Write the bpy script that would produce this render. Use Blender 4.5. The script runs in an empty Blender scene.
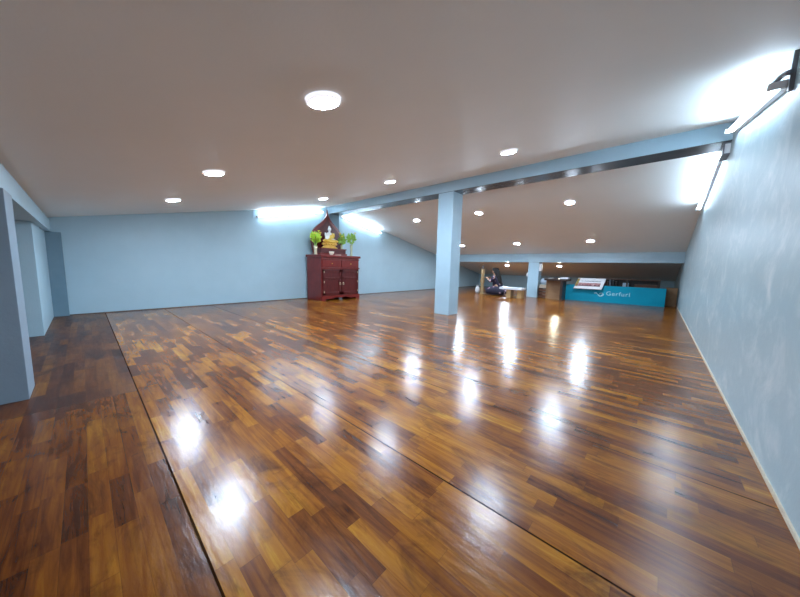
import bpy, bmesh, math, random
from mathutils import Vector, Matrix, Euler
random.seed(7)
SC = bpy.context.scene
COL = SC.collection
PI = math.pi

# ------------------------------------------------------------------ camera
cam_d = bpy.data.cameras.new('camera')
cam_d.sensor_width = 36.0
cam_d.lens = 284.83 * 36.0 / 800.0
cam_d.clip_start = 0.02
cam = bpy.data.objects.new('camera', cam_d)
COL.objects.link(cam)
YAW, PITCH, ROLL = (math.radians(v) for v in (42.0274, 6.3901, 1.367))
cy, sy, cp, sp, cr, sr = (math.cos(YAW), math.sin(YAW), math.cos(PITCH), math.sin(PITCH), math.cos(ROLL), math.sin(ROLL))
LEV = Matrix(((cy, sy, 0), (0, 0, -1), (-sy, cy, 0)))            # rows: right, down, forward
RP = Matrix(((1, 0, 0), (0, cp, -sp), (0, sp, cp)))
RR = Matrix(((cr, -sr, 0), (sr, cr, 0), (0, 0, 1)))
MC = RR @ RP @ LEV
rot = Matrix((MC[0], -MC[1], -MC[2])).transposed()
cam.matrix_world = Matrix.Translation((0, 0, 0.9)) @ rot.to_4x4()
SC.camera = cam

# ------------------------------------------------------------------ world, exposure
w = bpy.data.worlds.new('world')
SC.world = w
w.use_nodes = True
w.node_tree.nodes['Background'].inputs[0].default_value = (0.75, 0.85, 1, 1)
w.node_tree.nodes['Background'].inputs[1].default_value = 0.3
SC.view_settings.view_transform = 'Standard'
SC.view_settings.look = 'None'
SC.view_settings.gamma = 1
SC.view_settings.use_curve_mapping = False
SC.view_settings.exposure = 2.9
DISC_EMIT = 74.0
TUBE_EMIT = 4.6

# ------------------------------------------------------------------ room numbers (metres)
XL, XR = -6.92, 0.437
YR, ZR, SN, SF = 4.70, 2.487, 0.194, 0.2053
YE = 13.78
YF = -0.30                                                        # face of the near piers
def zc(y):
    return ZR - SN * (YR - y) if y < YR else ZR - SF * (y - YR)
SEAM0, SEAMP = 0.195, 0.775

# ------------------------------------------------------------------ materials
def new_mat(name):
    m = bpy.data.materials.new(name)
    m.use_nodes = True
    nt = m.node_tree
    return m, nt, nt.nodes['Principled BSDF']

def nd(nt, typ, **kw):
    n = nt.nodes.new(typ)
    for k, v in kw.items():
        setattr(n, k, v)
    return n

def mth(nt, op, a, b=None, c=None):
    n = nt.nodes.new('ShaderNodeMath')
    n.operation = op
    for i, v in enumerate((a, b, c)):
        if v is None:
            continue
        if isinstance(v, (int, float)):
            n.inputs[i].default_value = v
        else:
            nt.links.new(v, n.inputs[i])
    return n.outputs[0]

def ramp(nt, fac, stops):
    n = nt.nodes.new('ShaderNodeValToRGB')
    el = n.color_ramp.elements
    while len(el) < len(stops):
        el.new(0.5)
    for e, (p, c) in zip(el, stops):
        e.position = p
        e.color = (*c, 1)
    nt.links.new(fac, n.inputs[0])
    return n.outputs[0]

def coords(nt, scale=(1, 1, 1), kind='Object'):
    t = nt.nodes.new('ShaderNodeTexCoord')
    mp = nt.nodes.new('ShaderNodeMapping')
    mp.inputs['Scale'].default_value = scale
    nt.links.new(t.outputs[kind], mp.inputs[0])
    return mp.outputs[0]

def noise(nt, vec, scale, detail=3, rough=0.5, dist=0.0):
    n = nt.nodes.new('ShaderNodeTexNoise')
    n.inputs['Scale'].default_value = scale
    n.inputs['Detail'].default_value = detail
    n.inputs['Roughness'].default_value = rough
    n.inputs['Distortion'].default_value = dist
    nt.links.new(vec, n.inputs['Vector'])
    return n.outputs[0]

def bump(nt, bs, h, strength, dist=0.01):
    b = nt.nodes.new('ShaderNodeBump')
    b.inputs['Strength'].default_value = strength
    b.inputs['Distance'].default_value = dist
    nt.links.new(h, b.inputs['Height'])
    nt.links.new(b.outputs[0], bs.inputs['Normal'])

def paint(name, c1, c2, rough=0.5, nscale=6, bstr=0.15, scale=(1, 1, 1), spec=0.5, metal=0.0, bscale=None):
    m, nt, bs = new_mat(name)
    v = coords(nt, scale)
    n = noise(nt, v, nscale, 4, 0.6)
    nt.links.new(ramp(nt, n, [(0.3, c1), (0.7, c2)]), bs.inputs['Base Color'])
    bs.inputs['Roughness'].default_value = rough
    bs.inputs['Specular IOR Level'].default_value = spec
    bs.inputs['Metallic'].default_value = metal
    if bstr:
        n2 = noise(nt, v, bscale or nscale * 6, 3, 0.6)
        bump(nt, bs, n2, bstr)
    return m

def emit(name, col, strength):
    m, nt, bs = new_mat(name)
    bs.inputs['Base Color'].default_value = (0.8, 0.8, 0.8, 1)
    bs.inputs['Emission Color'].default_value = (*col, 1)
    bs.inputs['Emission Strength'].default_value = strength
    return m

def floor_mat():
    m, nt, bs = new_mat('lacquered_parquet')
    L = nt.links
    t = nt.nodes.new('ShaderNodeTexCoord')
    s = nt.nodes.new('ShaderNodeSeparateXYZ')
    L.new(t.outputs['Object'], s.inputs[0])
    x, y = s.outputs[0], s.outputs[1]
    W, LN = 0.0596, 0.40
    yy = mth(nt, 'ADD', y, -SEAM0 + 20 * SEAMP)
    row = mth(nt, 'FLOOR', mth(nt, 'DIVIDE', yy, W))
    wn = nd(nt, 'ShaderNodeTexWhiteNoise', noise_dimensions='1D')
    L.new(row, wn.inputs['W'])
    xo = mth(nt, 'ADD', x, mth(nt, 'MULTIPLY', wn.outputs['Value'], 3.7))
    # strips of unequal length: wobble the coordinate before cutting
    wob = mth(nt, 'MULTIPLY', mth(nt, 'SINE', mth(nt, 'MULTIPLY', xo, 5.3)), 0.09)
    xs = mth(nt, 'DIVIDE', mth(nt, 'ADD', xo, wob), LN)
    pc = mth(nt, 'FLOOR', xs)
    cmb = nt.nodes.new('ShaderNodeCombineXYZ')
    L.new(row, cmb.inputs[0]); L.new(pc, cmb.inputs[1])
    w2 = nd(nt, 'ShaderNodeTexWhiteNoise', noise_dimensions='2D')
    L.new(cmb.outputs[0], w2.inputs['Vector'])
    tone = w2.outputs['Value']
    # grain, shifted per strip
    g = nt.nodes.new('ShaderNodeCombineXYZ')
    L.new(mth(nt, 'ADD', mth(nt, 'MULTIPLY', x, 3.0), mth(nt, 'MULTIPLY', tone, 40)), g.inputs[0])
    L.new(mth(nt, 'MULTIPLY', y, 45), g.inputs[1])
    gr = noise(nt, g.outputs[0], 1.0, 5, 0.65, 0.6)
    big = noise(nt, coords(nt, (1.0, 1.6, 1)), 1.1, 3, 0.6)
    stain = noise(nt, coords(nt, (2.2, 4.5, 1)), 1.4, 5, 0.7, 1.0)
    f = mth(nt, 'ADD', mth(nt, 'MULTIPLY', tone, 0.34), mth(nt, 'MULTIPLY', gr, 0.68))
    f = mth(nt, 'ADD', f, mth(nt, 'MULTIPLY', mth(nt, 'SUBTRACT', big, 0.5), 0.55))
    base = ramp(nt, f, [(0.20, (0.040, 0.009, 0.002)), (0.40, (0.150, 0.039, 0.005)), (0.55, (0.255, 0.080, 0.007)),
                        (0.70, (0.37, 0.140, 0.011)), (0.88, (0.55, 0.285, 0.022))])
    # dark worn stains
    mx = nd(nt, 'ShaderNodeMix', data_type='RGBA', blend_type='MULTIPLY')
    L.new(base, mx.inputs[6])
    L.new(ramp(nt, stain, [(0.30, (0.40, 0.34, 0.32)), (0.50, (1, 1, 1))]), mx.inputs[7])
    mx.inputs[0].default_value = 1.0
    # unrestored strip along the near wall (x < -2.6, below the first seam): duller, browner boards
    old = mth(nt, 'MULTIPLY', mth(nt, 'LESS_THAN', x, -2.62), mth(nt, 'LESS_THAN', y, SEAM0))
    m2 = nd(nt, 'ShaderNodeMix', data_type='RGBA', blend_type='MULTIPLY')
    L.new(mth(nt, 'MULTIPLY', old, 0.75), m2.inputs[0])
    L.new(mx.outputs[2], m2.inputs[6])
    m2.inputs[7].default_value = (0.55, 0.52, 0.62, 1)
    near = nd(nt, 'ShaderNodeMix', data_type='RGBA', blend_type='MULTIPLY')   # darker tone below the first seam
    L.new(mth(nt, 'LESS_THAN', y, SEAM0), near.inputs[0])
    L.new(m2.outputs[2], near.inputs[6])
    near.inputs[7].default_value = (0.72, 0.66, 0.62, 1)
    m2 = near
    # joints: long panel seams, cross seams, fine lines between strips
    def line(coord, period, half):
        fr = mth(nt, 'FRACT', mth(nt, 'DIVIDE', coord, period))
        d = mth(nt, 'MULTIPLY', mth(nt, 'MINIMUM', fr, mth(nt, 'SUBTRACT', 1.0, fr)), period)
        return mth(nt, 'LESS_THAN', d, half)
    seam = line(yy, SEAMP, 0.0036)
    seam = mth(nt, 'MULTIPLY', seam, mth(nt, 'LESS_THAN', y, 2.2))
    seam_far = mth(nt, 'MULTIPLY', line(yy, SEAMP, 0.003), mth(nt, 'GREATER_THAN', y, 1.5))
    cross = mth(nt, 'LESS_THAN', mth(nt, 'ABSOLUTE', mth(nt, 'ADD', x, 2.62)), 0.003)
    fine = mth(nt, 'MULTIPLY', line(yy, W, 0.0007), 0.35)
    fine2 = mth(nt, 'MULTIPLY', line(xs, 1.0, 0.0025), 0.35)
    sm = mth(nt, 'MAXIMUM', mth(nt, 'MULTIPLY', seam, 0.93), mth(nt, 'MULTIPLY', seam_far, 0.8))
    sm = mth(nt, 'MAXIMUM', sm, mth(nt, 'MULTIPLY', cross, 0.5))
    sm = mth(nt, 'MAXIMUM', sm, mth(nt, 'MAXIMUM', fine, fine2))
    m3 = nd(nt, 'ShaderNodeMix', data_type='RGBA', blend_type='MIX')
    L.new(sm, m3.inputs[0])
    L.new(m2.outputs[2], m3.inputs[6])
    m3.inputs[7].default_value = (0.012, 0.006, 0.004, 1)
    L.new(m3.outputs[2], bs.inputs['Base Color'])
    rn = noise(nt, coords(nt, (3, 9, 1)), 2.0, 5, 0.7)
    rr = mth(nt, 'ADD', mth(nt, 'MULTIPLY', rn, 0.18), 0.125)
    rr = mth(nt, 'ADD', rr, mth(nt, 'MULTIPLY', old, 0.16))
    
    L.new(rr, bs.inputs['Roughness'])
    L.new(mth(nt, 'MULTIPLY', mth(nt, 'SUBTRACT', 1.0, mth(nt, 'MAXIMUM', seam, seam_far)), 0.46), bs.inputs['Specular IOR Level'])
    # lacquer waviness: low ripples per strip plus fine brush marks
    rip = noise(nt, coords(nt, (5, 16, 1)), 1.6, 3, 0.55)
    fin = noise(nt, coords(nt, (30, 60, 1)), 1.0, 5, 0.8)
    hgt = mth(nt, 'ADD', mth(nt, 'MULTIPLY', rip, 0.5), mth(nt, 'MULTIPLY', fin, 0.17))
    hgt = mth(nt, 'SUBTRACT', hgt, mth(nt, 'MULTIPLY', mth(nt, 'MAXIMUM', seam, seam_far), 0.6))
    bump(nt, bs, hgt, 0.22, 0.01)
    return m

def right_wall_mat():
    m, nt, bs = new_mat('skimmed_blue_plaster')
    v = coords(nt, (1, 0.55, 0.75))
    a = noise(nt, v, 3.0, 7, 0.66, 1.6)
    b = noise(nt, coords(nt, (1, 1, 1)), 9, 5, 0.65)
    f = mth(nt, 'ADD', mth(nt, 'MULTIPLY', a, 0.7), mth(nt, 'MULTIPLY', b, 0.3))
    nt.links.new(ramp(nt, f, [(0.34, (0.35, 0.47, 0.525)), (0.50, (0.385, 0.505, 0.55)), (0.60, (0.50, 0.59, 0.625)), (0.68, (0.62, 0.67, 0.69))]), bs.inputs['Base Color'])
    nt.links.new(mth(nt, 'ADD', mth(nt, 'MULTIPLY', a, 0.25), 0.28), bs.inputs['Roughness'])
    bump(nt, bs, mth(nt, 'ADD', a, mth(nt, 'MULTIPLY', b, 0.3)), 0.35, 0.012)
    return m

M = {}
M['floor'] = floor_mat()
M['wall'] = paint('pale_blue_wall_paint', (0.42, 0.60, 0.69), (0.45, 0.63, 0.72), 0.45, 3, 0.12, bscale=40)
M['wall_right'] = right_wall_mat()
M['beam'] = paint('blue_gloss_paint', (0.40, 0.575, 0.68), (0.43, 0.605, 0.71), 0.26, 4, 0.05, bscale=25)
M['pilaster'] = paint('dark_slate_blue', (0.15, 0.26, 0.33), (0.18, 0.29, 0.36), 0.5, 4, 0.05)  # one even blue, darker than the walls
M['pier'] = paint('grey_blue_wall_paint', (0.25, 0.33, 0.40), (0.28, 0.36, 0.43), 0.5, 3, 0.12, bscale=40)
M['soffit'] = paint('soffit_warm_light', (0.86, 0.70, 0.56), (0.9, 0.75, 0.62), 0.6, 3, 0.05)  # warm bounce light is put into this colour
M['ceil'] = paint('off_white_ceiling_paint', (0.845, 0.905, 0.90), (0.88, 0.93, 0.925), 0.6, 1.2, 0.05, bscale=60)
M['cream'] = paint('cream_grout', (0.60, 0.50, 0.38), (0.70, 0.60, 0.46), 0.6, 20, 0.1)
M['dark_grout'] = paint('dark_joint', (0.10, 0.08, 0.07), (0.16, 0.12, 0.10), 0.7, 20, 0.1)
M['white_plastic'] = paint('white_plastic', (0.78, 0.78, 0.80), (0.82, 0.82, 0.84), 0.35, 8, 0)
M['grey_plastic'] = paint('grey_plastic', (0.16, 0.17, 0.20), (0.20, 0.21, 0.24), 0.45, 8, 0)
M['dark_plastic'] = paint('dark_plastic', (0.03, 0.03, 0.035), (0.045, 0.045, 0.05), 0.4, 8, 0)
M['frosted'] = emit('frosted_acrylic_rim', (0.85, 0.86, 1.0), 0.13)
M['disc'] = emit('led_diffuser', (0.79, 0.97, 1.18), DISC_EMIT)
M['disc_dim'] = emit('led_diffuser_warm', (1.0, 1.0, 0.80), DISC_EMIT * 0.45)
M['tube'] = emit('led_tube', (0.78, 0.97, 1.17), TUBE_EMIT)
M['rose'] = paint('red_rosewood', (0.135, 0.010, 0.008), (0.20, 0.018, 0.013), 0.30, 5, 0.06, scale=(1, 6, 1), bscale=30)
M['rose_dark'] = paint('dark_red_rosewood', (0.065, 0.005, 0.005), (0.11, 0.009, 0.008), 0.35, 5, 0.06, scale=(1, 5, 1))
M['gold'] = paint('gilded_brass', (0.75, 0.44, 0.08), (0.88, 0.56, 0.14), 0.32, 12, 0.05, metal=0.7)
M['robe'] = paint('gold_robe_lacquer', (0.78, 0.50, 0.07), (0.9, 0.62, 0.12), 0.4, 9, 0.05, metal=0.2)
M['marble'] = paint('white_marble', (0.80, 0.80, 0.78), (0.88, 0.88, 0.87), 0.3, 6, 0)
M['leaf_bright'] = paint('bright_leaf', (0.38, 0.66, 0.04), (0.66, 0.80, 0.10), 0.45, 30, 0)
M['leaf_mid'] = paint('mid_leaf', (0.22, 0.52, 0.08), (0.52, 0.74, 0.20), 0.45, 30, 0)
M['yellow'] = paint('yellow_petal', (0.8, 0.62, 0.03), (0.9, 0.75, 0.1), 0.5, 20, 0)
M['brasscup'] = paint('pale_brass', (0.62, 0.55, 0.36), (0.75, 0.68, 0.48), 0.3, 12, 0, metal=0.6)
M['greenglass'] = paint('green_ceramic', (0.45, 0.52, 0.36), (0.56, 0.60, 0.40), 0.25, 12, 0)
M['cream_china'] = paint('cream_china', (0.80, 0.68, 0.52), (0.86, 0.76, 0.6), 0.3, 12, 0)
M['turq'] = paint('turquoise_board', (0.0, 0.30, 0.45), (0.003, 0.34, 0.50), 0.38, 2, 0, spec=0.25)
M['letter'] = paint('pale_lettering', (0.50, 0.84, 0.92), (0.56, 0.88, 0.94), 0.5, 20, 0)
M['black'] = paint('black_edge', (0.012, 0.012, 0.014), (0.02, 0.02, 0.022), 0.5, 20, 0)
M['paper'] = paint('white_card', (0.78, 0.79, 0.80), (0.84, 0.84, 0.85), 0.45, 10, 0)
M['redprint'] = paint('red_print', (0.30, 0.05, 0.05), (0.55, 0.36, 0.36), 0.5, 14, 0)
M['darkprint'] = paint('dark_print', (0.05, 0.02, 0.03), (0.14, 0.04, 0.05), 0.5, 30, 0)
M['greyprint'] = paint('grey_print', (0.10, 0.13, 0.17), (0.22, 0.25, 0.30), 0.5, 30, 0)
M['oliveprint'] = paint('olive_print', (0.30, 0.26, 0.05), (0.42, 0.22, 0.08), 0.5, 18, 0)
M['brown'] = paint('brown_board', (0.26, 0.14, 0.065), (0.33, 0.185, 0.09), 0.5, 4, 0.08, scale=(1, 1, 5))
M['darkwood'] = paint('dark_wood', (0.025, 0.013, 0.010), (0.05, 0.026, 0.018), 0.4, 5, 0.08, scale=(5, 1, 1))
M['redwood'] = paint('reddish_wood', (0.09, 0.035, 0.02), (0.14, 0.06, 0.03), 0.45, 5, 0.08, scale=(1, 5, 5))
M['tan'] = paint('tan_wood', (0.30, 0.19, 0.085), (0.44, 0.30, 0.15), 0.55, 9, 0.2, scale=(4, 4, 1))
M['legwood'] = paint('oak_leg', (0.36, 0.22, 0.09), (0.46, 0.30, 0.13), 0.5, 6, 0.1, scale=(5, 5, 1))
M['card'] = paint('cardboard', (0.25, 0.14, 0.065), (0.31, 0.18, 0.09), 0.7, 8, 0.1)
M['skin'] = paint('skin', (0.48, 0.27, 0.17), (0.54, 0.31, 0.20), 0.5, 10, 0)
M['hair'] = paint('black_hair', (0.006, 0.005, 0.005), (0.012, 0.010, 0.010), 0.75, 30, 0.3, scale=(4, 4, 1))
M['cloth_cream'] = paint('cream_cloth', (0.72, 0.62, 0.48), (0.80, 0.71, 0.57), 0.8, 9, 0.2)
M['cloth_blue'] = paint('pale_blue_cloth', (0.42, 0.55, 0.70), (0.56, 0.68, 0.80), 0.7, 9, 0.2)
M['bag'] = paint('white_bag', (0.66, 0.66, 0.68), (0.8, 0.8, 0.8), 0.6, 9, 0.2)
M['table_white'] = paint('white_laminate', (0.70, 0.75, 0.80), (0.76, 0.80, 0.84), 0.35, 6, 0)

def dress_mat():
    m, nt, bs = new_mat('dark_floral_cloth')
    v = coords(nt)
    vo = nt.nodes.new('ShaderNodeTexVoronoi')
    vo.inputs['Scale'].default_value = 8.5
    nt.links.new(v, vo.inputs['Vector'])
    n = noise(nt, v, 26, 3, 0.6)
    d = mth(nt, 'ADD', vo.outputs['Distance'], mth(nt, 'MULTIPLY', n, 0.25))
    nt.links.new(ramp(nt, d, [(0.25, (0.62, 0.50, 0.52)), (0.38, (0.33, 0.16, 0.24)), (0.44, (0.016, 0.014, 0.035))]), bs.inputs['Base Color'])
    bs.inputs['Roughness'].default_value = 0.75
    return m
M['dress'] = dress_mat()

# ------------------------------------------------------------------ mesh helpers
def add_box(bm, lo, hi, bev=0.0):
    x0, y0, z0 = lo; x1, y1, z1 = hi
    vs = [bm.verts.new(p) for p in ((x0, y0, z0), (x1, y0, z0), (x1, y1, z0), (x0, y1, z0), (x0, y0, z1), (x1, y0, z1), (x1, y1, z1), (x0, y1, z1))]
    fs = [bm.faces.new([vs[i] for i in f]) for f in ((3, 2, 1, 0), (4, 5, 6, 7), (0, 1, 5, 4), (1, 2, 6, 5), (2, 3, 7, 6), (3, 0, 4, 7))]
    if bev:
        es = list({e for f in fs for e in f.edges})
        bmesh.ops.bevel(bm, geom=es, offset=bev, segments=2, affect='EDGES', profile=0.7)

def box(lo, hi, bev=0.0):
    bm = bmesh.new(); add_box(bm, lo, hi, bev); return bm

def add_prism(bm, pts, axis, a, b):
    """closed 2D outline pts extruded along axis between a and b; for axis 'x' pts are (y,z), 'y' -> (x,z), 'z' -> (x,y)"""
    def P(p, t):
        return {'x': (t, p[0], p[1]), 'y': (p[0], t, p[1]), 'z': (p[0], p[1], t)}[axis]
    A = [bm.verts.new(P(p, a)) for p in pts]
    B = [bm.verts.new(P(p, b)) for p in pts]
    n = len(pts)
    fs = [bm.faces.new(A), bm.faces.new(B[::-1])]
    for i in range(n):
        fs.append(bm.faces.new((A[i], B[i], B[(i + 1) % n], A[(i + 1) % n])))
    bmesh.ops.recalc_face_normals(bm, faces=bm.faces[:])

def add_lathe(bm, prof, c=(0, 0, 0), seg=24, mat=None):
    """prof: list of (r,z) bottom to top around z; r==0 allowed at ends"""
    rings = []
    for r, z in prof:
        if r < 1e-6:
            rings.append([bm.verts.new((0, 0, z))])
        else:
            rings.append([bm.verts.new((r * math.cos(2 * PI * i / seg), r * math.sin(2 * PI * i / seg), z)) for i in range(seg)])
    for A, B in zip(rings, rings[1:]):
        for i in range(seg):
            j = (i + 1) % seg
            if len(A) == 1 and len(B) == 1:
                continue
            if len(A) == 1:
                bm.faces.new((A[0], B[j], B[i]))
            elif len(B) == 1:
                bm.faces.new((A[i], A[j], B[0]))
            else:
                bm.faces.new((A[i], A[j], B[j], B[i]))
    vs = [v for r in rings for v in r]
    mt = Matrix.Translation(c) @ (mat.to_4x4() if mat else Matrix.Identity(4))
    bmesh.ops.transform(bm, matrix=mt, verts=vs)
    return vs

def add_tube(bm, path, rad, seg=10, cap=True):
    path = [Vector(p) for p in path]
    rads = rad if isinstance(rad, (list, tuple)) else [rad] * len(path)
    rings = []
    up = Vector((0.13, 0.21, 0.97))
    for i, p in enumerate(path):
        d = (path[min(i + 1, len(path) - 1)] - path[max(i - 1, 0)]).normalized()
        u = d.cross(up)
        if u.length < 0.05:
            u = d.cross(Vector((1, 0, 0)))
        u.normalize(); v = d.cross(u)
        rings.append([bm.verts.new(p + rads[i] * (math.cos(2 * PI * k / seg) * u + math.sin(2 * PI * k / seg) * v)) for k in range(seg)])
    for A, B in zip(rings, rings[1:]):
        for i in range(seg):
            j = (i + 1) % seg
            bm.faces.new((A[i], A[j], B[j], B[i]))
    if cap:
        bm.faces.new(rings[0][::-1]); bm.faces.new(rings[-1])
    bmesh.ops.recalc_face_normals(bm, faces=bm.faces[:])

def add_ball(bm, c, r, seg=16, rings=10, rot=None):
    g = bmesh.ops.create_uvsphere(bm, u_segments=seg, v_segments=rings, radius=1.0)
    m = Matrix.Translation(c) @ (rot.to_4x4() if rot else Matrix.Identity(4)) @ Matrix.Diagonal((*((r, r, r) if isinstance(r, (int, float)) else r), 1))
    bmesh.ops.transform(bm, matrix=m, verts=g['verts'])

def obj(name, bm, m, parent=None, smooth=False, loc=None):
    me = bpy.data.meshes.new(name)
    bmesh.ops.recalc_face_normals(bm, faces=bm.faces[:])
    bm.to_mesh(me); bm.free()
    if smooth:
        for p in me.polygons:
            p.use_smooth = True
    me.materials.append(m)
    o = bpy.data.objects.new(name, me)
    COL.objects.link(o)
    if parent:
        o.parent = parent
    if loc:
        o.location = loc
    return o

def tag(o, label, cat, group=None, kind=None):
    o['label'] = label
    o['category'] = cat
    if group:
        o['group'] = group
    if kind:
        o['kind'] = kind
    return o

def thing(name, label, cat, loc=(0, 0, 0), rot=(0, 0, 0), group=None):
    o = bpy.data.objects.new(name, None)
    o.empty_display_size = 0.1
    COL.objects.link(o)
    o.location = loc
    o.rotation_euler = rot
    return tag(o, label, cat, group)

def copy_tree(o, parent=None):
    c = o.copy()
    COL.objects.link(c)
    if parent:
        c.parent = parent
    for ch in list(o.children):
        copy_tree(ch, c)
    return c

def struct(name, bm, m, label, cat):
    return tag(obj(name, bm, m), label, cat, kind='structure')

# ------------------------------------------------------------------ the room
YB = -1.30                                                        # back of the recesses under the eave
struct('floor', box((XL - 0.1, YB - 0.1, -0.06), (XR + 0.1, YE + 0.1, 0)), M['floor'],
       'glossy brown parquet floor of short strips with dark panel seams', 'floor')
prof = [(YB - 0.1, 0), (YE + 0.1, 0), (YE + 0.1, zc(YE + 0.1) + 0.02), (YR, ZR + 0.02), (YB - 0.1, zc(YB - 0.1) + 0.02)]
bm = bmesh.new(); add_prism(bm, prof, 'x', XL - 0.1, XL)
struct('wall_left', bm, M['wall'], 'long pale blue gable wall behind the red altar cabinet', 'wall')
bm = bmesh.new(); add_prism(bm, prof, 'x', XR, XR + 0.1)
struct('wall_right', bm, M['wall_right'], 'pale grey-blue plastered gable wall at right edge with streaky trowel marks', 'wall')
struct('wall_back', box((XL, YE, 0), (XR, YE + 0.1, zc(YE))), M['wall'], 'low blue end wall far behind the person and low table', 'wall')
struct('wall_front', box((XL, YB - 0.1, 0), (XR, YB, zc(YB))), M['wall'], 'blue eave wall behind the piers at left edge', 'wall')
bm = bmesh.new()
add_prism(bm, [(YB - 0.1, zc(YB - 0.1)), (YR, ZR), (YE + 0.1, zc(YE + 0.1)), (YE + 0.1, zc(YE + 0.1) + 0.08), (YR, ZR + 0.08), (YB - 0.1, zc(YB - 0.1) + 0.08)],
          'x', XL - 0.1, XR + 0.1)
struct('ceiling', bm, M['ceil'], 'off-white sloping attic ceiling meeting at the ridge beam', 'ceiling')

CX, CW = -3.223, 0.328
YN, YFAR = 4.597, 9.893
bm = bmesh.new()
add_prism(bm, [(YN, 2.29), (YN + CW, 2.29), (YN + CW, zc(YN + CW)), (YR, ZR), (YN, zc(YN))], 'x', XL, XR)
rb = struct('ridge_beam', bm, M['beam'], 'long pale blue ridge beam crossing the ceiling to the right wall', 'beam')
bm = bmesh.new()
add_prism(bm, [(YFAR, 1.15), (YFAR + CW, 1.15), (YFAR + CW, zc(YFAR + CW)), (YFAR, zc(YFAR))], 'x', XL, XR)
lb_ = struct('low_beam', bm, M['beam'], 'low pale blue beam across the far end above the turquoise sign', 'beam')
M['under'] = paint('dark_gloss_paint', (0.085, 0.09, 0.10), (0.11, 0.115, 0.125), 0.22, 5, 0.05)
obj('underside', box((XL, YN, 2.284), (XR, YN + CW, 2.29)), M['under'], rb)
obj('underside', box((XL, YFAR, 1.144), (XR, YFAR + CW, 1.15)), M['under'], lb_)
struct('column', box((CX, YN, 0), (CX + CW, YN + CW, 2.284), 0.006), M['beam'], 'tall square pale blue column holding the ridge beam mid-room', 'column')
struct('column', box((CX, YFAR, 0), (CX + CW, YFAR + CW, 1.144), 0.006), M['beam'], 'short square pale blue column under the low far beam', 'column')
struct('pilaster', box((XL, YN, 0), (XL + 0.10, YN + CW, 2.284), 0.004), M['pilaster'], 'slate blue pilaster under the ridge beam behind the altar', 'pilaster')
struct('pilaster', box((XL, YF - 0.1, 0), (XL + 0.05, YF + 0.10, 1.30), 0.004), M['pilaster'], 'narrow dark blue strip in the far left corner', 'pilaster')  # thin strip, darker blue than the wall behind it

# piers and the eave beam they carry, at the left edge
SOF = 1.305
struct('eave_beam', box((XL, YF - 0.22, SOF), (XR, YF, zc(YF - 0.22))), M['wall'], 'pale blue eave beam over the openings at the left edge', 'beam')
struct('soffit', box((XL, YB, SOF - 0.0), (XR, YF - 0.22, SOF + 0.0 + 0.01)), M['soffit'], 'soffit of the recess behind the left piers, warm light put into its colour', 'soffit')
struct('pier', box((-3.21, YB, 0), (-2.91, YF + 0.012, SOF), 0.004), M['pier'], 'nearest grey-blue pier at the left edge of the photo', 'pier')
struct('pier', box((XL, YB, 0), (-5.25, YF - 0.06, SOF), 0.004), M['wall'], 'second blue pier at left, beside the far corner', 'pier')
struct('baseboard_right', box((XR - 0.008, YF, 0), (XR, YE, 0.016)), M['cream'], 'thin cream joint along the foot of the right wall', 'baseboard')
struct('baseboard_left', box((XL, YF, 0), (XL + 0.006, YE, 0.014)), M['dark_grout'], 'thin dark joint along the foot of the left wall', 'baseboard')

# ------------------------------------------------------------------ lamps
NS, FS = math.atan(SN), -math.atan(SF)
def downlight(x, y, label, dim=False):
    k_ = 0.87
    t = thing('downlight', label, 'ceiling light', (x, y, zc(y)), ((NS if y < YR else FS), 0, 0), 'round ceiling downlights')
    bm = bmesh.new()
    add_lathe(bm, [(a * k_, b) for a, b in [(0.086, -0.0215), (0.092, -0.022), (0.100, -0.018), (0.104, 0.0), (0.0, 0.0)]], seg=40)
    obj('rim', bm, M['frosted'], t, True)
    bm = bmesh.new()
    add_lathe(bm, [(a * k_, b) for a, b in [(0.0, -0.026), (0.05, -0.0255), (0.078, -0.0235), (0.086, -0.0205), (0.086, -0.012), (0, -0.012)]], seg=40)
    obj('diffuser', bm, M['disc_dim'] if dim else M['disc'], t)
    return t
LX, LD = -5.035, 1.837
places = [
    (0, 0.884, 'round ceiling downlight nearest the far left corner, above the blue left wall'),
    (1, 0.884, 'second round downlight from the left corner in the nearest row'),
    (2, 0.884, 'largest and nearest round downlight, high on the near ceiling slope'),
    (0, 3.253, 'small round downlight on the near slope just above the altar'),
    (1, 3.253, 'round downlight left of the tall column, just on the near side of ridge beam'),
    (2, 3.253, 'round downlight right of the tall column, just on the near side of ridge beam'),
    (0, 6.196, 'round downlight beyond the ridge beam, left of the tall column'),
    (1, 6.196, 'round downlight beyond the ridge beam, just right of the tall column top'),
    (2, 6.196, 'round downlight beyond the ridge beam, nearest the right wall tubes'),
    (0, 8.665, 'round downlight close against right edge of the tall column, near the low beam'),
    (1, 8.665, 'round downlight in the row by the low beam, above the low table'),
    (2, 8.665, 'round downlight in the row by the low beam, above the turquoise sign'),
]
for i, y, lab in places:
    downlight(LX + i * LD, y, lab)
def zlow(y): return zc(y)
downlight(-4.62, 11.6, 'round downlight behind the low beam, above the kneeling person')
downlight(-2.70, 11.6, 'round warm downlight behind the low beam, above the brown desk', True)

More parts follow.
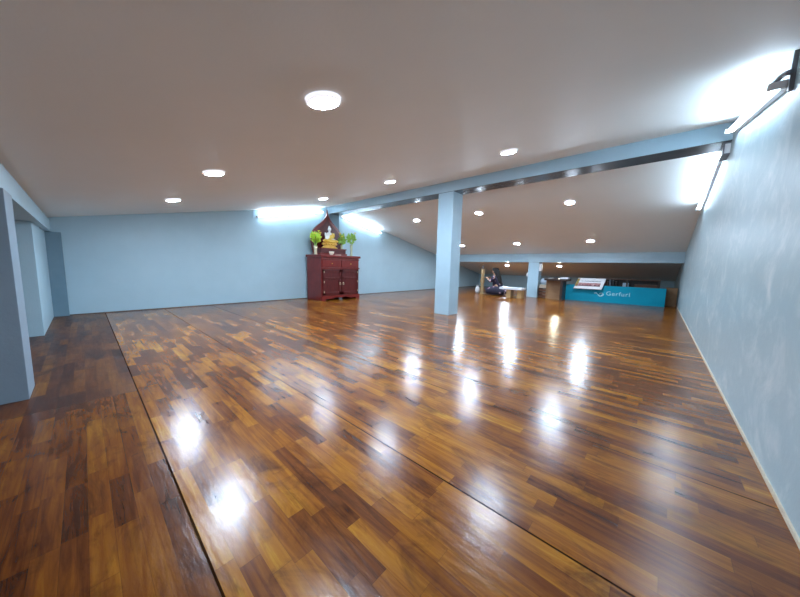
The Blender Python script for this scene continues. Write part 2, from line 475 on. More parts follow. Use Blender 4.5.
def tube_light(x, y0, y1, side, label):
    """batten with an LED tube running along the slope; side=+1 mounted on the left wall, -1 on the right wall"""
    z0, z1 = zc(y0) - (0.15 if y0 < YR else 0.12), zc(y1) - 0.125
    L = math.hypot(y1 - y0, z1 - z0)
    a = math.atan2(z1 - z0, y1 - y0)
    t = thing('tube_light', label, 'tube light', (x, (y0 + y1) / 2, (z0 + z1) / 2), (a, 0, 0), 'wall tube lights by the ridge beam')
    h = L / 2
    obj('batten', box((-0.03 if side > 0 else -0.004, -h, -0.022), (0.004 if side > 0 else 0.03, h, 0.022), 0.004), M['white_plastic'], t)
    bm = bmesh.new()
    add_tube(bm, [(0.026 * side, -h + 0.03, 0), (0.026 * side, h - 0.03, 0)], 0.016, 14)
    obj('tube', bm, M['tube'], t, True)
    for s in (-1, 1):
        bm = bmesh.new()
        add_box(bm, (min(-0.012 * side, 0.054 * side), s * h - 0.02, -0.018), (max(-0.012 * side, 0.05 * side), s * h + 0.012, 0.018), 0.005)
        obj('end_cap', bm, M['white_plastic'], t)
    return t
tube_light(XL + 0.033, 2.73, 4.44, 1, 'white tube light on the left wall, just left of the altar peak')
tube_light(XL + 0.033, 5.05, 6.62, 1, 'sloping white tube light on the left wall, right of the altar')
tA = tube_light(XR - 0.033, 2.62, 4.30, -1, 'nearest white tube light high on the right wall with a dark cable end')
tB = tube_light(XR - 0.033, 4.97, 6.75, -1, 'farther white tube light on the right wall beyond the ridge beam')
for t, e in ((tA, -0.98), (tB, -1.03)):
    bm = bmesh.new()
    pts = []
    for k in range(9):
        u = k / 8
        pts.append((-0.03 + 0.035 * u, e + 0.16 - 0.12 * u, 0.012 + 0.03 * math.sin(u * PI * 0.7)))
    add_tube(bm, pts, 0.013, 8)
    obj('cable', bm, M['grey_plastic'], t, True)

# wall fittings
tag(obj('cable_duct', box((XR - 0.018, 2.575, 1.88), (XR, 2.60, zc(2.575)), 0.002), M['grey_plastic']),
    'dark grey vertical cable duct high on the right wall', 'cable duct')
tag(obj('cable_duct', box((XL, 2.64, 1.89), (XL + 0.015, 2.665, zc(2.64)), 0.002), M['beam']),
    'thin pale blue vertical cable duct high on the left wall', 'cable duct')
t = thing('junction_box', 'pale square junction box with dark outline where ridge beam meets right wall', 'junction box', (XR, YN + 0.16, 2.222))
obj('cover', box((-0.05, -0.11, -0.05), (0, 0.11, 0.05), 0.004), M['white_plastic'], t)
for (a, b) in (((-0.056, -0.12, -0.062), (0, 0.12, -0.05)), ((-0.056, -0.12, 0.05), (0, 0.12, 0.062)), ((-0.056, -0.125, -0.062), (-0.044, -0.11, 0.062))):
    obj('clip', box(a, b, 0.002), M['grey_plastic'], t)
def switch(name, lab, lo, hi, grp=None):
    tag(obj(name, box(lo, hi, 0.01), M['white_plastic']), lab, 'socket box', grp)
switch('socket_box', 'small white socket box low on the left edge of the tall column', (CX - 0.03, YN + 0.06, 1.20), (CX, YN + 0.14, 1.36))
switch('socket_box', 'white box on the right side of the short far column', (CX + CW, YFAR + 0.02, 0.86), (CX + CW + 0.07, YFAR + 0.16, 1.10))  # plain white block on the column side
switch('socket_box', 'small white socket box on left side of the short far column', (CX - 0.06, YFAR + 0.05, 0.67), (CX, YFAR + 0.15, 0.80))

# ------------------------------------------------------------------ altar cabinet
AX, AY, AW, AD, AH = -6.13, 3.90, 1.17, 0.66, 1.15                 # front plane, left end, width, depth, height
alt = thing('altar_cabinet', 'dark red wooden altar cabinet with two panelled doors against the blue wall', 'cabinet', (AX, AY + AW / 2, 0))
hw = AW / 2
bm = bmesh.new()
add_box(bm, (-AD, -hw, 0.10), (0, hw, AH - 0.06))
add_box(bm, (-AD, -hw - 0.0, 0.0), (-0.03, -hw + 0.06, 0.10))
add_box(bm, (-AD, hw - 0.06, 0.0), (-0.03, hw, 0.10))
obj('body', bm, M['rose'], alt)
bm = bmesh.new()
n = 24
pts = [(-hw - 0.015, 0.13), (-hw - 0.015, 0.0), (-hw + 0.10, 0.0)]
for k in range(n + 1):
    u = k / n
    pts.append((-hw + 0.12 + u * (AW - 0.24), 0.035 + 0.035 * math.sin(u * PI) + 0.012 * math.cos(u * 6 * PI)))
pts += [(hw - 0.10, 0.0), (hw + 0.015, 0.0), (hw + 0.015, 0.13)]
add_prism(bm, pts, 'x', 0.0, 0.025)
obj('apron', bm, M['rose'], alt)
obj('top_slab', box((-AD - 0.01, -hw - 0.035, AH - 0.06), (0.045, hw + 0.035, AH), 0.012), M['rose'], alt)
bm = bmesh.new()
add_box(bm, (0, -hw - 0.012, 0.80), (0.03, hw + 0.012, 0.835), 0.008)
add_box(bm, (0, -hw - 0.008, 1.035), (0.02, hw + 0.008, 1.06), 0.006)
obj('moulding', bm, M['rose'], alt)
for s in (-1, 1):
    dr = obj('drawer', box((0, min(0.012 * s, (hw - 0.03) * s), 0.85), (0.018, max(0.012 * s, (hw - 0.03) * s), 1.02), 0.006), M['rose'], alt)
    bm = bmesh.new(); add_ball(bm, (0.034, s * hw / 2, 0.935), 0.014)
    obj('knob', bm, M['gold'], dr, True)
for s in (-1, 1):
    a, b = sorted((0.008 * s, (hw - 0.03) * s))
    bm = bmesh.new()
    add_box(bm, (0, a, 0.145), (0.016, b, 0.785), 0.004)
    for (q0, q1, z0, z1) in ((a, a + 0.07, 0.145, 0.785), (b - 0.07, b, 0.145, 0.785), (a, b, 0.145, 0.215), (a, b, 0.715, 0.785), (a, b, 0.55, 0.59)):
        add_box(bm, (0.014, q0, z0), (0.032, q1, z1), 0.006)
    d = obj('door', bm, M['rose_dark'], alt)
    bm = bmesh.new()
    R = 0.022
    c = Vector((0.04, s * 0.05, 0.44))
    add_tube(bm, [c + Vector((0, R * math.sin(2 * PI * k / 16), -0.02 + R * math.cos(2 * PI * k / 16))) for k in range(17)], 0.004, 6, False)
    add_ball(bm, (0.034, s * 0.05, 0.445), (0.008, 0.014, 0.014))
    obj('ring_handle', bm, M['brasscup'], d, True)
    for k in range(3):
        obj('hinge', box((0.03, s * (hw - 0.06) - 0.008, 0.20 + 0.25 * k), (0.037, s * (hw - 0.06) + 0.008, 0.25 + 0.25 * k), 0.002), M['brasscup'], d)

# stepped stand and pointed back panel on the cabinet
st = thing('altar_stand', 'low dark red stepped stand on the altar cabinet with tall pointed leaf-shaped back panel', 'altar stand', (-6.40, 4.46, AH))
obj('step', box((-0.30, -0.43, 0), (0.02, 0.41, 0.055), 0.006), M['rose'], st)
obj('step', box((-0.29, -0.40, 0.055), (0.0, 0.38, 0.175), 0.008), M['rose_dark'], st)
obj('step_moulding', box((-0.30, -0.42, 0.155), (0.018, 0.40, 0.18), 0.006), M['rose'], st)
half = [(0.0, 1.21), (0.012, 1.12), (0.035, 1.04), (0.08, 0.97), (0.15, 0.89), (0.25, 0.81), (0.345, 0.73), (0.42, 0.645), (0.47, 0.55), (0.49, 0.45), (0.485, 0.32), (0.46, 0.18), (0.41, 0.0)]
out = [(y, z) for y, z in half] + [(-y, z) for y, z in half[::-1][:-1]]
bm = bmesh.new(); add_prism(bm, out, 'x', -0.335, -0.305)
bk = obj('back_panel', bm, M['rose_dark'], st)
# raised border following the outline
def inset(k): return [(y * k, 0.12 + (z - 0.12) * (k if z > 0.12 else 1)) for y, z in half]
oi = inset(0.88)
loop_o = half; bm = bmesh.new()
for sgn in (1, -1):
    vo = [bm.verts.new((-0.292, sgn * y, z)) for y, z in loop_o]
    vi = [bm.verts.new((-0.292, sgn * y, z)) for y, z in oi]
    bo = [bm.verts.new((-0.305, sgn * y, z)) for y, z in loop_o]
    bi = [bm.verts.new((-0.305, sgn * y, z)) for y, z in oi]
    for k in range(len(vo) - 1):
        bm.faces.new((vo[k], vo[k + 1], vi[k + 1], vi[k]))
        bm.faces.new((vo[k], vo[k + 1], bo[k + 1], bo[k]))
        bm.faces.new((vi[k], vi[k + 1], bi[k + 1], bi[k]))
obj('carved_border', bm, M['rose'], bk)

# seated statue
bs_ = thing('statue', 'small seated white and gold statue on a gold lotus base before the pointed panel', 'statue', (-6.53, 4.41, AH + 0.18))
bm = bmesh.new()
add_lathe(bm, [(0, 0), (0.235, 0), (0.245, 0.02), (0.20, 0.045), (0.17, 0.075), (0.19, 0.10), (0.225, 0.125), (0.215, 0.145), (0, 0.15)], seg=32)
pet = bm
for k in range(16):
    a = 2 * PI * k / 16
    add_ball(pet, (0.205 * math.cos(a), 0.205 * math.sin(a), 0.112), (0.03, 0.04, 0.026), 8, 6, Matrix.Rotation(a, 3, 'Z'))
for v in pet.verts:
    v.co.x *= 0.62; v.co.y *= 0.95
obj('lotus_base', pet, M['gold'], bs_, True)
def fused(name, balls, m, parent, vox=0.008):
    bm = bmesh.new()
    for b in balls:
        add_ball(bm, b[0], b[1], 14, 9, Euler(b[2]).to_matrix() if len(b) > 2 else None)
    o = obj(name, bm, m, parent, True)
    r = o.modifiers.new('remesh', 'REMESH'); r.mode = 'VOXEL'; r.voxel_size = vox; r.use_smooth_shade = True
    s = o.modifiers.new('smooth', 'SMOOTH'); s.iterations = 4
    return o
fused('body', [((0, 0, 0.30), (0.055, 0.085, 0.10)), ((0, 0, 0.37), (0.05, 0.105, 0.05)), ((0, 0, 0.44), (0.026, 0.028, 0.05)), ((0.004, 0, 0.50), (0.045, 0.042, 0.056)),
               ((-0.006, 0, 0.555), (0.026, 0.026, 0.022)), ((-0.006, 0, 0.58), (0.010, 0.010, 0.02)), ((0.048, 0, 0.495), (0.010, 0.008, 0.014)),
               ((0, 0.045, 0.49), (0.008, 0.007, 0.024)), ((0, -0.045, 0.49), (0.008, 0.007, 0.024)),
               ((0.0, -0.115, 0.335), (0.028, 0.028, 0.075), (0.18, 0, 0)), ((0.045, -0.12, 0.255), (0.065, 0.022, 0.024), (0, 0.3, 0.2)),
               ((0.0, 0.115, 0.335), (0.028, 0.028, 0.075), (-0.18, 0, 0)), ((0.06, 0.07, 0.24), (0.03, 0.07, 0.02))], M['marble'], bs_)
fused('robe', [((0.0, 0, 0.20), (0.12, 0.20, 0.06)), ((0.05, 0.12, 0.19), (0.09, 0.11, 0.045), (0, 0, -0.5)), ((0.05, -0.12, 0.19), (0.09, 0.11, 0.045), (0, 0, 0.5)),
               ((0, 0.02, 0.30), (0.063, 0.09, 0.09)), ((0.0, 0.06, 0.365), (0.054, 0.055, 0.05)), ((0.0, 0.12, 0.33), (0.036, 0.036, 0.08), (-0.18, 0, 0)),
               ((0.10, 0.0, 0.165), (0.06, 0.14, 0.025))], M['robe'], bs_)

def blade(bm, base, tip, width, fold=0.25):
    base, tip = Vector(base), Vector(tip)
    d = tip - base
    side = d.cross(Vector((random.uniform(-1, 1), random.uniform(-1, 1), random.uniform(-0.3, 0.3))))
    if side.length < 1e-5:
        side = Vector((1, 0, 0))
    side.normalize()
    nrm = d.normalized().cross(side)
    cols = []
    for u, wf in ((0, 0.12), (0.3, 0.8), (0.6, 1.0), (0.85, 0.6), (1.0, 0.03)):
        c = base + d * u + nrm * (0.12 * d.length * u * u) + Vector((0, 0, -0.06 * d.length * u * u))
        hwid = width * wf / 2
        cols.append((bm.verts.new(c - side * hwid + nrm * hwid * fold), bm.verts.new(c), bm.verts.new(c + side * hwid + nrm * hwid * fold)))
    for A, B in zip(cols, cols[1:]):
        bm.faces.new((A[0], A[1], B[1], B[0])); bm.faces.new((A[1], A[2], B[2], B[1]))

def vase(label, loc, h, r, rx, rz, m_leaf, m_vase, blooms, n=60, drop=0.0, bloom_m='yellow'):
    t = thing('flower_vase', label, 'vase', loc, (0, 0, 0), 'vases of greenery on the altar')
    bm = bmesh.new()
    add_lathe(bm, [(0, 0), (r * 0.95, 0), (r, 0.01), (r * 0.82, h * 0.3), (r * 0.88, h * 0.7), (r * 1.12, h), (r * 0.98, h), (r * 0.75, h * 0.7), (0, h * 0.6)], seg=20)
    obj('vessel', bm, m_vase, t, True)
    bm = bmesh.new()
    for k in range(7):
        a = 2 * PI * k / 7
        add_tube(bm, [(0.3 * r * math.cos(a), 0.3 * r * math.sin(a), h * 0.62), (0.6 * r * math.cos(a), 0.6 * r * math.sin(a), h + 0.04), (rx * 0.45 * math.cos(a), rx * 0.45 * math.sin(a), h + rz * 0.9 + drop)], 0.004, 5)
    st = obj('stem', bm, M['leaf_mid'], t, True)
    bm = bmesh.new()
    cz = h + rz * 0.98 + drop
    for k in range(n):
        a = random.uniform(0, 2 * PI); u = random.uniform(-0.95, 1)
        q = math.sqrt(max(0, 1 - u * u))
        j = random.uniform(0.8, 1.18)
        p = Vector((rx * j * q * math.cos(a), rx * j * q * math.sin(a), cz + rz * u * j))
        b = Vector((rx * 0.25 * math.cos(a), rx * 0.25 * math.sin(a), cz - rz * 0.75 + rz * 0.5 * (u + 1) * 0.7))
        blade(bm, b, p, random.uniform(0.035, 0.065))
    lv = obj('foliage', bm, m_leaf, t)
    lv.modifiers.new('thick', 'SOLIDIFY').thickness = 0.002
    for (bx, by, bz) in blooms:
        bm = bmesh.new()
        c = Vector((bx, by, cz + bz))
        for k in range(9):
            a = 2 * PI * k / 9
            blade(bm, c, c + Vector((0.03 * math.cos(a), 0.03 * math.sin(a), 0.022)), 0.024)
        add_ball(bm, c + Vector((0, 0, 0.006)), 0.012, 8, 6)
        obj('bloom', bm, M[bloom_m], t)
    return t
vase('leftmost altar vase, pale brass, with a rounded bunch of yellow-green leaves', (-6.47, 3.955, AH), 0.22, 0.046, 0.155, 0.17, M['leaf_bright'], M['brasscup'],
     [(0.10, -0.08, 0.06), (0.06, 0.10, 0.09), (0.11, 0.03, 0.13)], 95, 0.06)
vase('middle altar vase on the stepped stand with yellow blooms among green leaves', (-6.47, 4.755, AH + 0.18), 0.10, 0.035, 0.115, 0.165, M['leaf_mid'], M['greenglass'],
     [(0.07, -0.11, 0.09), (0.10, -0.06, 0.04), (0.04, -0.09, 0.13)], 70, 0.02)
vase('rightmost altar vase, slim green one standing on the cabinet edge with spreading leaves', (-6.30, 4.95, AH), 0.30, 0.036, 0.14, 0.17, M['leaf_mid'], M['greenglass'],
     [(0.06, 0.08, 0.12)], 60, 0.03)
bm = bmesh.new()
add_lathe(bm, [(0, 0), (0.035, 0), (0.035, 0.012), (0.05, 0.035), (0.068, 0.09), (0.062, 0.09), (0.044, 0.038), (0, 0.02)], seg=24)
tag(obj('offering_bowl', bm, M['cream_china'], loc=(-6.25, 4.28, AH), smooth=True), 'small cream offering bowl in front of the altar stand', 'bowl')
bm = bmesh.new()
add_lathe(bm, [(0, 0), (0.06, 0), (0.085, 0.014), (0.082, 0.017), (0.058, 0.006), (0, 0.006)], seg=24)
tag(obj('saucer', bm, M['cream_china'], loc=(-6.24, 4.47, AH), smooth=True), 'flat cream saucer beside the offering bowl on the altar cabinet', 'saucer')

# ------------------------------------------------------------------ turquoise sign at the far end
SY, SROT = 10.00, math.atan2(0.22, 2.24)
sg = thing('sign_board', 'long turquoise box sign standing on the floor with pale script lettering', 'sign', (-0.985, SY + 0.13, 0), (0, 0, SROT))
sw, sh, sd = 1.175, 0.485, 0.22
obj('face_panel', box((-sw, -0.012, 0.0), (sw, 0.004, sh), 0.002), M['turq'], sg)
obj('case', box((-sw + 0.004, 0.004, 0.004), (sw - 0.004, sd, sh - 0.004), 0.004), M['turq'], sg)
obj('end_plate', box((sw - 0.004, -0.008, 0.0), (sw + 0.012, sd, sh), 0.002), M['black'], sg)
def lettering(body, size, loc, parent, m, shear=0.0):
    cu = bpy.data.curves.new('lettering', 'FONT')
    cu.body = body; cu.size = size; cu.extrude = 0.002; cu.shear = shear; cu.space_character = 1.12; cu.offset = 0.0
    tmp = bpy.data.objects.new('lettering', cu)
    COL.objects.link(tmp)
    dg = bpy.context.evaluated_depsgraph_get(); dg.update()
    me = bpy.data.meshes.new_from_object(tmp.evaluated_get(dg))
    bpy.data.objects.remove(tmp)
    me.materials.clear(); me.materials.append(m)
    o = bpy.data.objects.new('lettering', me)
    COL.objects.link(o)
    o.parent = parent
    o.location = loc; o.rotation_euler = (PI / 2, 0, 0)
    return o
lettering('Gerfuri', 0.165, (-0.10, -0.0145, 0.215), sg, M['letter'])
bm = bmesh.new()
pts = []
for k in range(29):
    u = k / 28
    pts.append((-0.38 + 0.22 * u, -0.0145, 0.225 + 0.055 * math.sin(u * 2 * PI + 0.6) * (0.75 + 0.25 * u)))
add_tube(bm, pts, 0.011, 6)
add_tube(bm, [(-0.21 + 0.05 * math.cos(a * PI / 8), -0.0145, 0.225 + 0.045 * math.sin(a * PI / 8)) for a in range(-6, 9)], 0.009, 6)
obj('swirl_logo', bm, M['letter'], sg, True)

# printed board lying tilted over the sign's top edge
pb = thing('poster_board', 'white printed board with a red picture band tilted over the turquoise sign', 'board', (-1.50, SY + 0.01, sh + 0.012), (math.radians(28), 0, math.radians(3)))
# local: y up the slope, z normal
def quad(x0, x1, y0, y1, z0, z1, skew=0.0, bev=0.0):
    bm = bmesh.new()
    add_prism(bm, [(x0 + skew * y0, y0), (x1 + skew * y0, y0), (x1 + skew * y1, y1), (x0 + skew * y1, y1)], 'z', z0, z1)
    return bm
pb.rotation_euler = (math.radians(56), 0, math.radians(4))
obj('board', quad(-0.345, 0.345, -0.15, 0.22, 0, 0.016, 0.22), M['paper'], pb)
obj('picture_band', quad(-0.335, 0.27, -0.06, 0.055, 0.016, 0.018, 0.22), M['redprint'], pb)
pts = [(-0.33, -0.058), (0.265, -0.058)]
for k in range(33):
    pts.append((0.262 - 0.0184 * k, -0.04 + random.uniform(0.0, 0.035)))
bm = bmesh.new(); add_prism(bm, pts, 'z', 0.018, 0.0192)
obj('picture_figures', bm, M['darkprint'], pb)
bm = bmesh.new()
x = -0.20
while x < 0.27:
    wd = random.uniform(0.012, 0.028)
    add_box(bm, (x, 0.10, 0.016), (x + wd, 0.10 + random.uniform(0.022, 0.034), 0.0175))
    x += wd + random.uniform(0.006, 0.012)
obj('print_line', bm, M['greyprint'], pb)
obj('corner_print', quad(-0.345, -0.285, -0.07, 0.20, 0.016, 0.0185, 0.22), M['oliveprint'], pb)

# cardboard box between sign and right wall
cb = thing('cardboard_box', 'brown cardboard box between the turquoise sign and the right wall', 'box', (0.30, 10.55, 0))
obj('carton', box((-0.115, 0, 0), (0.115, 0.32, 0.49), 0.004), M['card'], cb)
obj('flap', box((-0.113, 0.002, 0.49), (-0.004, 0.318, 0.496)), M['card'], cb)
obj('flap', box((0.004, 0.002, 0.49), (0.113, 0.318, 0.496)), M['card'], cb)

# dark shelf behind the sign with books
sf = thing('shelf_unit', 'low dark wooden shelf unit behind the turquoise sign', 'shelf', (-0.70, 10.85, 0))
obj('top_board', box((-0.76, 0, 0.655), (0.76, 0.30, 0.69), 0.003), M['redwood'], sf)
for x in (-0.76, 0.0, 0.72):
    obj('side_panel', box((x, 0.005, 0), (x + 0.04, 0.295, 0.655), 0.003), M['darkwood'], sf)
for z in (0.05, 0.42):
    obj('shelf_board', box((-0.72, 0.005, z), (0.72, 0.29, z + 0.03), 0.003), M['darkwood'], sf)
obj('back_board', box((-0.72, 0.28, 0.08), (0.72, 0.293, 0.655)), M['darkwood'], sf)
x = -1.40
shades = ['black', 'greyprint', 'darkprint', 'redwood', 'greyprint', 'black', 'darkwood']
names = ['black', 'grey', 'maroon', 'brown', 'grey', 'black', 'dark brown']
for k in range(7):
    wd = 0.035 + 0.01 * (k % 3)
    hh = 0.15 + 0.02 * ((k * 5) % 3)
    b = thing('book', '%s upright book from the left on the dark shelf, %s cover' % (['first', 'second', 'third', 'fourth', 'fifth', 'sixth', 'last'][k], names[k]), 'book', (x, 10.88, 0.45), group='books on the dark shelf')
    obj('cover', box((0, 0, 0), (wd, 0.14, hh), 0.002), M[shades[k]], b)
    obj('pages', box((0.004, 0.004, hh), (wd - 0.004, 0.136, hh + 0.002)), M['paper'], b)
    x += wd + 0.028
tag(obj('small_box', box((-0.78, 10.87, 0.45), (-0.70 + 0.06, 11.0, 0.57), 0.004), M['cloth_blue']), 'small grey-blue box on the dark shelf behind the sign', 'box')
tag(obj('plank', box((-0.50, 10.86, 0.45), (0.0, 11.0, 0.545), 0.004), M['redwood']), 'reddish-brown wooden plank lying on the dark shelf', 'plank')

# ------------------------------------------------------------------ brown desk, bedding, low table
dk = thing('desk', 'brown office desk with a thick dark top beside the turquoise sign', 'desk', (-2.30, 9.50, 0))
obj('desk_top', box((-0.30, 0, 0.585), (0.33, 0.5, 0.645), 0.006), M['darkwood'], dk)
obj('front_panel', box((-0.28, 0.28, 0.0), (0.15, 0.30, 0.585)), M['brown'], dk)
obj('side_panel', box((0.15, 0.02, 0.0), (0.21, 0.48, 0.585), 0.003), M['darkwood'], dk)
obj('side_panel', box((-0.30, 0.25, 0.0), (-0.28, 0.48, 0.585), 0.003), M['brown'], dk)
tr = thing('paper_tray', 'white shallow paper tray on the right end of the dark desk top', 'tray', (-2.12, 9.85, 0.645))
bm = bmesh.new()
add_box(bm, (-0.11, -0.10, 0), (0.11, 0.10, 0.006))
for lo, hi in (((-0.11, -0.10, 0.006), (-0.10, 0.10, 0.05)), ((0.10, -0.10, 0.006), (0.11, 0.10, 0.05)), ((-0.10, 0.09, 0.006), (0.10, 0.10, 0.05)), ((-0.10, -0.10, 0.006), (0.10, -0.09, 0.03))):
    add_box(bm, lo, hi)
obj('tray', bm, M['white_plastic'], tr)
obj('paper', box((-0.095, -0.085, 0.006), (0.095, 0.085, 0.02)), M['paper'], tr)
rd = thing('small_radio', 'small black gadget in the middle of the dark desk top', 'gadget', (-2.36, 9.86, 0.645))
obj('casing', box((-0.05, -0.03, 0), (0.05, 0.03, 0.05), 0.006), M['dark_plastic'], rd)
bm = bmesh.new(); add_lathe(bm, [(0, 0), (0.012, 0), (0.012, 0.012), (0, 0.014)], c=(0.02, 0, 0.05), seg=12)
obj('dial', bm, M['grey_plastic'], rd)
tag(obj('paper_sheet', box((-2.55, 9.75, 0.645), (-2.44, 9.92, 0.653)), M['paper']), 'white paper pad on the left end of the dark desk top', 'paper')

cr_ = thing('wooden_crate', 'dark brown wooden crate between the short column and the brown desk', 'crate', (-2.74, 10.18, 0))
for lo, hi in (((-0.14, -0.18, 0.0), (-0.12, 0.18, 0.3)), ((0.12, -0.18, 0.0), (0.14, 0.18, 0.3))):
    obj('side', box(lo, hi), M['darkwood'], cr_)
for k in range(3):
    obj('slat', box((-0.14, -0.20, 0.01 + 0.10 * k), (0.14, -0.18, 0.09 + 0.10 * k), 0.003), M['redwood'], cr_)
obj('lid', box((-0.15, -0.20, 0.30), (0.15, 0.19, 0.32), 0.003), M['redwood'], cr_)
bm = bmesh.new()
for k in range(3):
    add_box(bm, (-0.14 + 0.006 * k, -0.18, 0.035 * k), (0.14 - 0.004 * k, 0.17, 0.035 * k + 0.034), 0.014)
tag(obj('folded_blanket', bm, M['cloth_cream'], loc=(-2.74, 10.18, 0.32), smooth=True), 'cream folded blanket on the dark wooden crate', 'blanket')
bm = bmesh.new()
add_ball(bm, (0, 0, 0.10), (0.15, 0.17, 0.105), 20, 14)
for v in bm.verts:
    v.co.x = math.copysign(abs(v.co.x / 0.15) ** 0.7 * 0.15, v.co.x); v.co.y = math.copysign(abs(v.co.y / 0.17) ** 0.7 * 0.17, v.co.y)
    v.co.z = max(0.0, v.co.z)
tag(obj('pillow', bm, M['cloth_blue'], loc=(-2.74, 10.18, 0.425), smooth=True), 'pale blue pillow on top of the cream blanket', 'pillow')

lt = thing('low_table', 'low white-topped table on blocky wooden legs left of the short column', 'table', (-3.44, 9.08, 0))
obj('table_top', box((-0.34, -0.10, 0.26), (0.38, 0.22, 0.325), 0.006), M['table_white'], lt)
for x0, x1 in ((-0.12, 0.02), (0.22, 0.35)):
    obj('leg', box((x0, -0.07, 0), (x1, 0.19, 0.26), 0.006), M['legwood'], lt)
obj('stretcher', box((0.02, 0.05, 0.02), (0.22, 0.08, 0.06)), M['legwood'], lt)

# ------------------------------------------------------------------ person kneeling, post, bag
PX, PY = -4.16, 9.58
pr = thing('person', 'person with long black hair kneeling in a dark floral dress, reaching to a post', 'person', (PX, PY, 0))
pr.scale = (1.12, 1.12, 1.06)
def skin(name, verts, edges, radii, m, parent, root=0, sub=2):
    me = bpy.data.meshes.new(name)
    me.from_pydata(verts, edges, [])
    me.materials.append(m)
    o = bpy.data.objects.new(name, me)
    COL.objects.link(o)
    o.parent = parent
    md = o.modifiers.new('skin', 'SKIN')
    md.use_smooth_shade = True
    for i, r in enumerate(radii):
        me.skin_vertices[0].data[i].radius = r if isinstance(r, tuple) else (r, r)
        me.skin_vertices[0].data[i].use_root = (i == root)
    s = o.modifiers.new('sub', 'SUBSURF'); s.levels = sub; s.render_levels = sub
    return o
class Sk:
    def __init__(s): s.v = []; s.e = []; s.r = []
    def add(s, p, r, par=None):
        s.v.append(p); s.r.append(r)
        if par is not None: s.e.append((par, len(s.v) - 1))
        return len(s.v) - 1
K = Sk()
pel = K.add((0.06, 0, 0.22), (0.13, 0.10))
sp1 = K.add((0.03, 0, 0.36), (0.105, 0.085), pel)
ch = K.add((-0.01, 0, 0.52), (0.12, 0.085), sp1)
nk0 = K.add((-0.03, 0, 0.62), (0.06, 0.05), ch)
nk = K.add((-0.045, 0, 0.675), (0.042, 0.042), nk0)
h0 = K.add((-0.065, 0, 0.735), (0.066, 0.07), nk)
h1 = K.add((-0.07, 0, 0.80), (0.074, 0.085), h0)
h2 = K.add((-0.055, 0, 0.855), (0.05, 0.055), h1)
hands = []
for s in (-1, 1):
    sh_ = K.add((-0.02, 0.155 * s, 0.585), 0.050, ch)
    el = K.add((-0.09, 0.20 * s, 0.43), 0.038, sh_)
    wr = K.add((-0.215, 0.13 * s, 0.53), 0.026, el)
    pm = K.add((-0.26, 0.115 * s, 0.545), (0.03, 0.02), wr)
    for f in range(4):
        a = K.add((-0.30, 0.115 * s + (f - 1.5) * 0.019, 0.562), 0.0095, pm)
        ln = (0.030, 0.036, 0.033, 0.024)[f]
        b = K.add((-0.30 - ln, 0.115 * s + (f - 1.5) * 0.020, 0.562), 0.0085, a)
        K.add((-0.30 - ln - 0.018, 0.115 * s + (f - 1.5) * 0.020, 0.545), 0.0075, b)
    a = K.add((-0.26, 0.115 * s - 0.035 * s, 0.575), 0.010, pm)
    K.add((-0.29, 0.115 * s - 0.045 * s, 0.592), 0.008, a)
    hp = K.add((0.05, 0.10 * s, 0.18), 0.088, pel)
    kn = K.add((-0.24, 0.13 * s, 0.085), 0.058, hp)
    cf = K.add((0.03, 0.12 * s, 0.062), 0.052, kn)
    an = K.add((0.21, 0.11 * s, 0.045), 0.034, cf)
    K.add((0.31, 0.10 * s, 0.028), (0.035, 0.022), an)
skin('body', K.v, K.e, K.r, M['skin'], pr)
# face
bm = bmesh.new(); add_ball(bm, (-0.150, 0, 0.775), (0.016, 0.011, 0.018), 10, 8); obj('nose', bm, M['skin'], pr, True)
for s in (-1, 1):
    bm = bmesh.new(); add_ball(bm, (-0.134, 0.028 * s, 0.797), (0.008, 0.013, 0.007), 10, 8); obj('eye', bm, M['marble'], pr, True)
    bm = bmesh.new(); add_ball(bm, (-0.06, 0.076 * s, 0.775), (0.015, 0.010, 0.026), 10, 8); obj('ear', bm, M['skin'], pr, True)
bm = bmesh.new(); add_ball(bm, (-0.134, 0, 0.745), (0.008, 0.022, 0.006), 10, 8); obj('mouth', bm, M['redprint'], pr, True)
# dress: bodice, sleeves and a skirt spread over the folded legs
D_ = Sk()
pe = D_.add((0.06, 0, 0.24), (0.165, 0.135))
w1 = D_.add((0.03, 0, 0.37), (0.125, 0.105), pe)
c1 = D_.add((-0.01, 0, 0.525), (0.14, 0.105), w1)
D_.add((-0.02, 0, 0.60), (0.085, 0.07), c1)
for s in (-1, 1):
    a = D_.add((-0.02, 0.16 * s, 0.585), 0.062, c1)
    b = D_.add((-0.09, 0.203 * s, 0.435), 0.064, a)
    D_.add((-0.15, 0.17 * s, 0.48), 0.060, b)
    k0 = D_.add((0.04, 0.11 * s, 0.19), 0.14, pe)
    k1 = D_.add((-0.13, 0.15 * s, 0.14), 0.135, k0)
    D_.add((-0.27, 0.15 * s, 0.11), 0.10, k1)
    k2 = D_.add((0.24, 0.13 * s, 0.11), 0.105, k0)
    D_.add((0.35, 0.11 * s, 0.07), 0.07, k2)
skin('dress', D_.v, D_.e, D_.r, M['dress'], pr)
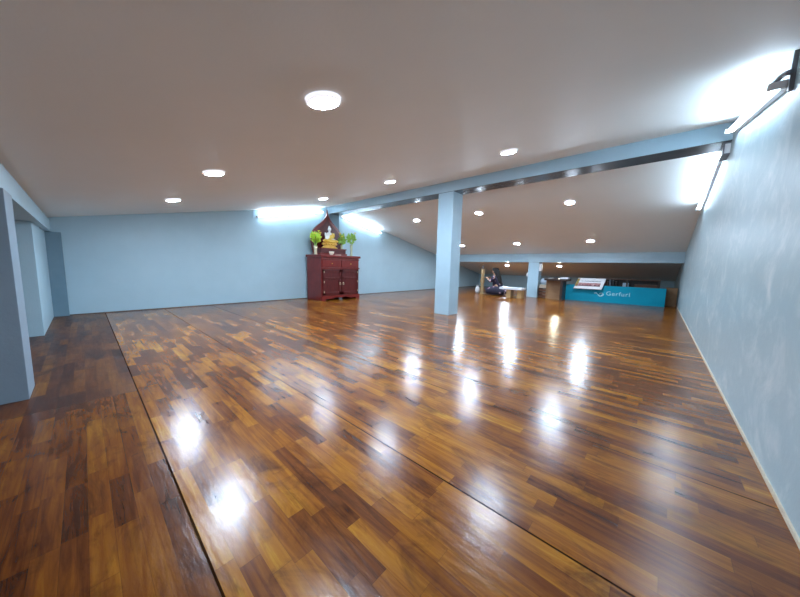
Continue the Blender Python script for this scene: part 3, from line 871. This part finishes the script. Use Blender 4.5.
# hair: cap over the skull with a long fall down the back
bm = bmesh.new()
rings = []
for (cx_, cz_, rx_, ry_, rz_) in ((-0.045, 0.885, 0.03, 0.03, 0), (-0.045, 0.872, 0.075, 0.065, 0), (-0.035, 0.835, 0.092, 0.088, 0), (-0.02, 0.79, 0.085, 0.096, 0),
                                (0.005, 0.735, 0.075, 0.098, 0), (0.04, 0.67, 0.065, 0.10, 0), (0.075, 0.58, 0.058, 0.11, 0), (0.10, 0.48, 0.052, 0.105, 0),
                                (0.125, 0.40, 0.04, 0.085, 0), (0.135, 0.345, 0.018, 0.04, 0)):
    rings.append([bm.verts.new((cx_ + 1.25 * rx_ * math.cos(2 * PI * k / 20) * (1 + 0.05 * math.sin(5 * k)), ry_ * math.sin(2 * PI * k / 20), cz_)) for k in range(20)])
for A, B in zip(rings, rings[1:]):
    for k in range(20):
        bm.faces.new((A[k], A[(k + 1) % 20], B[(k + 1) % 20], B[k]))
bm.faces.new(rings[0]); bm.faces.new(rings[-1][::-1])
obj('hair', bm, M['hair'], pr, True)

ps = thing('wooden_post', 'tan upright wooden post with a dark cap standing before the kneeling person', 'post', (-4.63, 9.50, 0))
bm = bmesh.new()
for k in range(9):
    z0, z1 = 0.03 + 0.095 * k, 0.03 + 0.095 * (k + 1)
    r = 0.062 + 0.012 * math.sin(k * 1.9)
    ang = 0.35 * k
    pts = [(r * math.cos(ang * 0.25 + 2 * PI * i / 10), r * math.sin(ang * 0.25 + 2 * PI * i / 10)) for i in range(10)]
    add_prism(bm, pts, 'z', z0, z1)
obj('shaft', bm, M['tan'], ps)
bm = bmesh.new(); add_lathe(bm, [(0, 0), (0.105, 0), (0.105, 0.02), (0.085, 0.03), (0, 0.03)], seg=20)
obj('foot', bm, M['legwood'], ps)
bm = bmesh.new(); add_lathe(bm, [(0.06, 0.885), (0.062, 0.92), (0.05, 0.97), (0.035, 1.01), (0, 1.02)], seg=16)
obj('cap', bm, M['darkwood'], ps, True)

bgt = thing('plastic_bag', 'small white plastic bag on the floor left of the tan post', 'bag', (-4.86, 9.62, 0))
bm = bmesh.new()
add_ball(bm, (0, 0, 0.12), (0.085, 0.075, 0.14), 18, 12)
for v in bm.verts:
    a = math.atan2(v.co.y, v.co.x)
    k = 1 + 0.10 * math.sin(5 * a + 9 * v.co.z) * (v.co.z / 0.25)
    v.co.x *= k; v.co.y *= k; v.co.z = max(0, v.co.z)
obj('sack', bm, M['bag'], bgt, True)
bm = bmesh.new()
for s in (-1, 1):
    add_tube(bm, [(0.02 * s, 0.0, 0.235), (0.035 * s, 0.0, 0.28), (0.05 * s, 0.01, 0.31), (0.03 * s, 0.015, 0.33)], [0.016, 0.012, 0.009, 0.005], 8)
obj('tied_handle', bm, M['bag'], bgt, True)
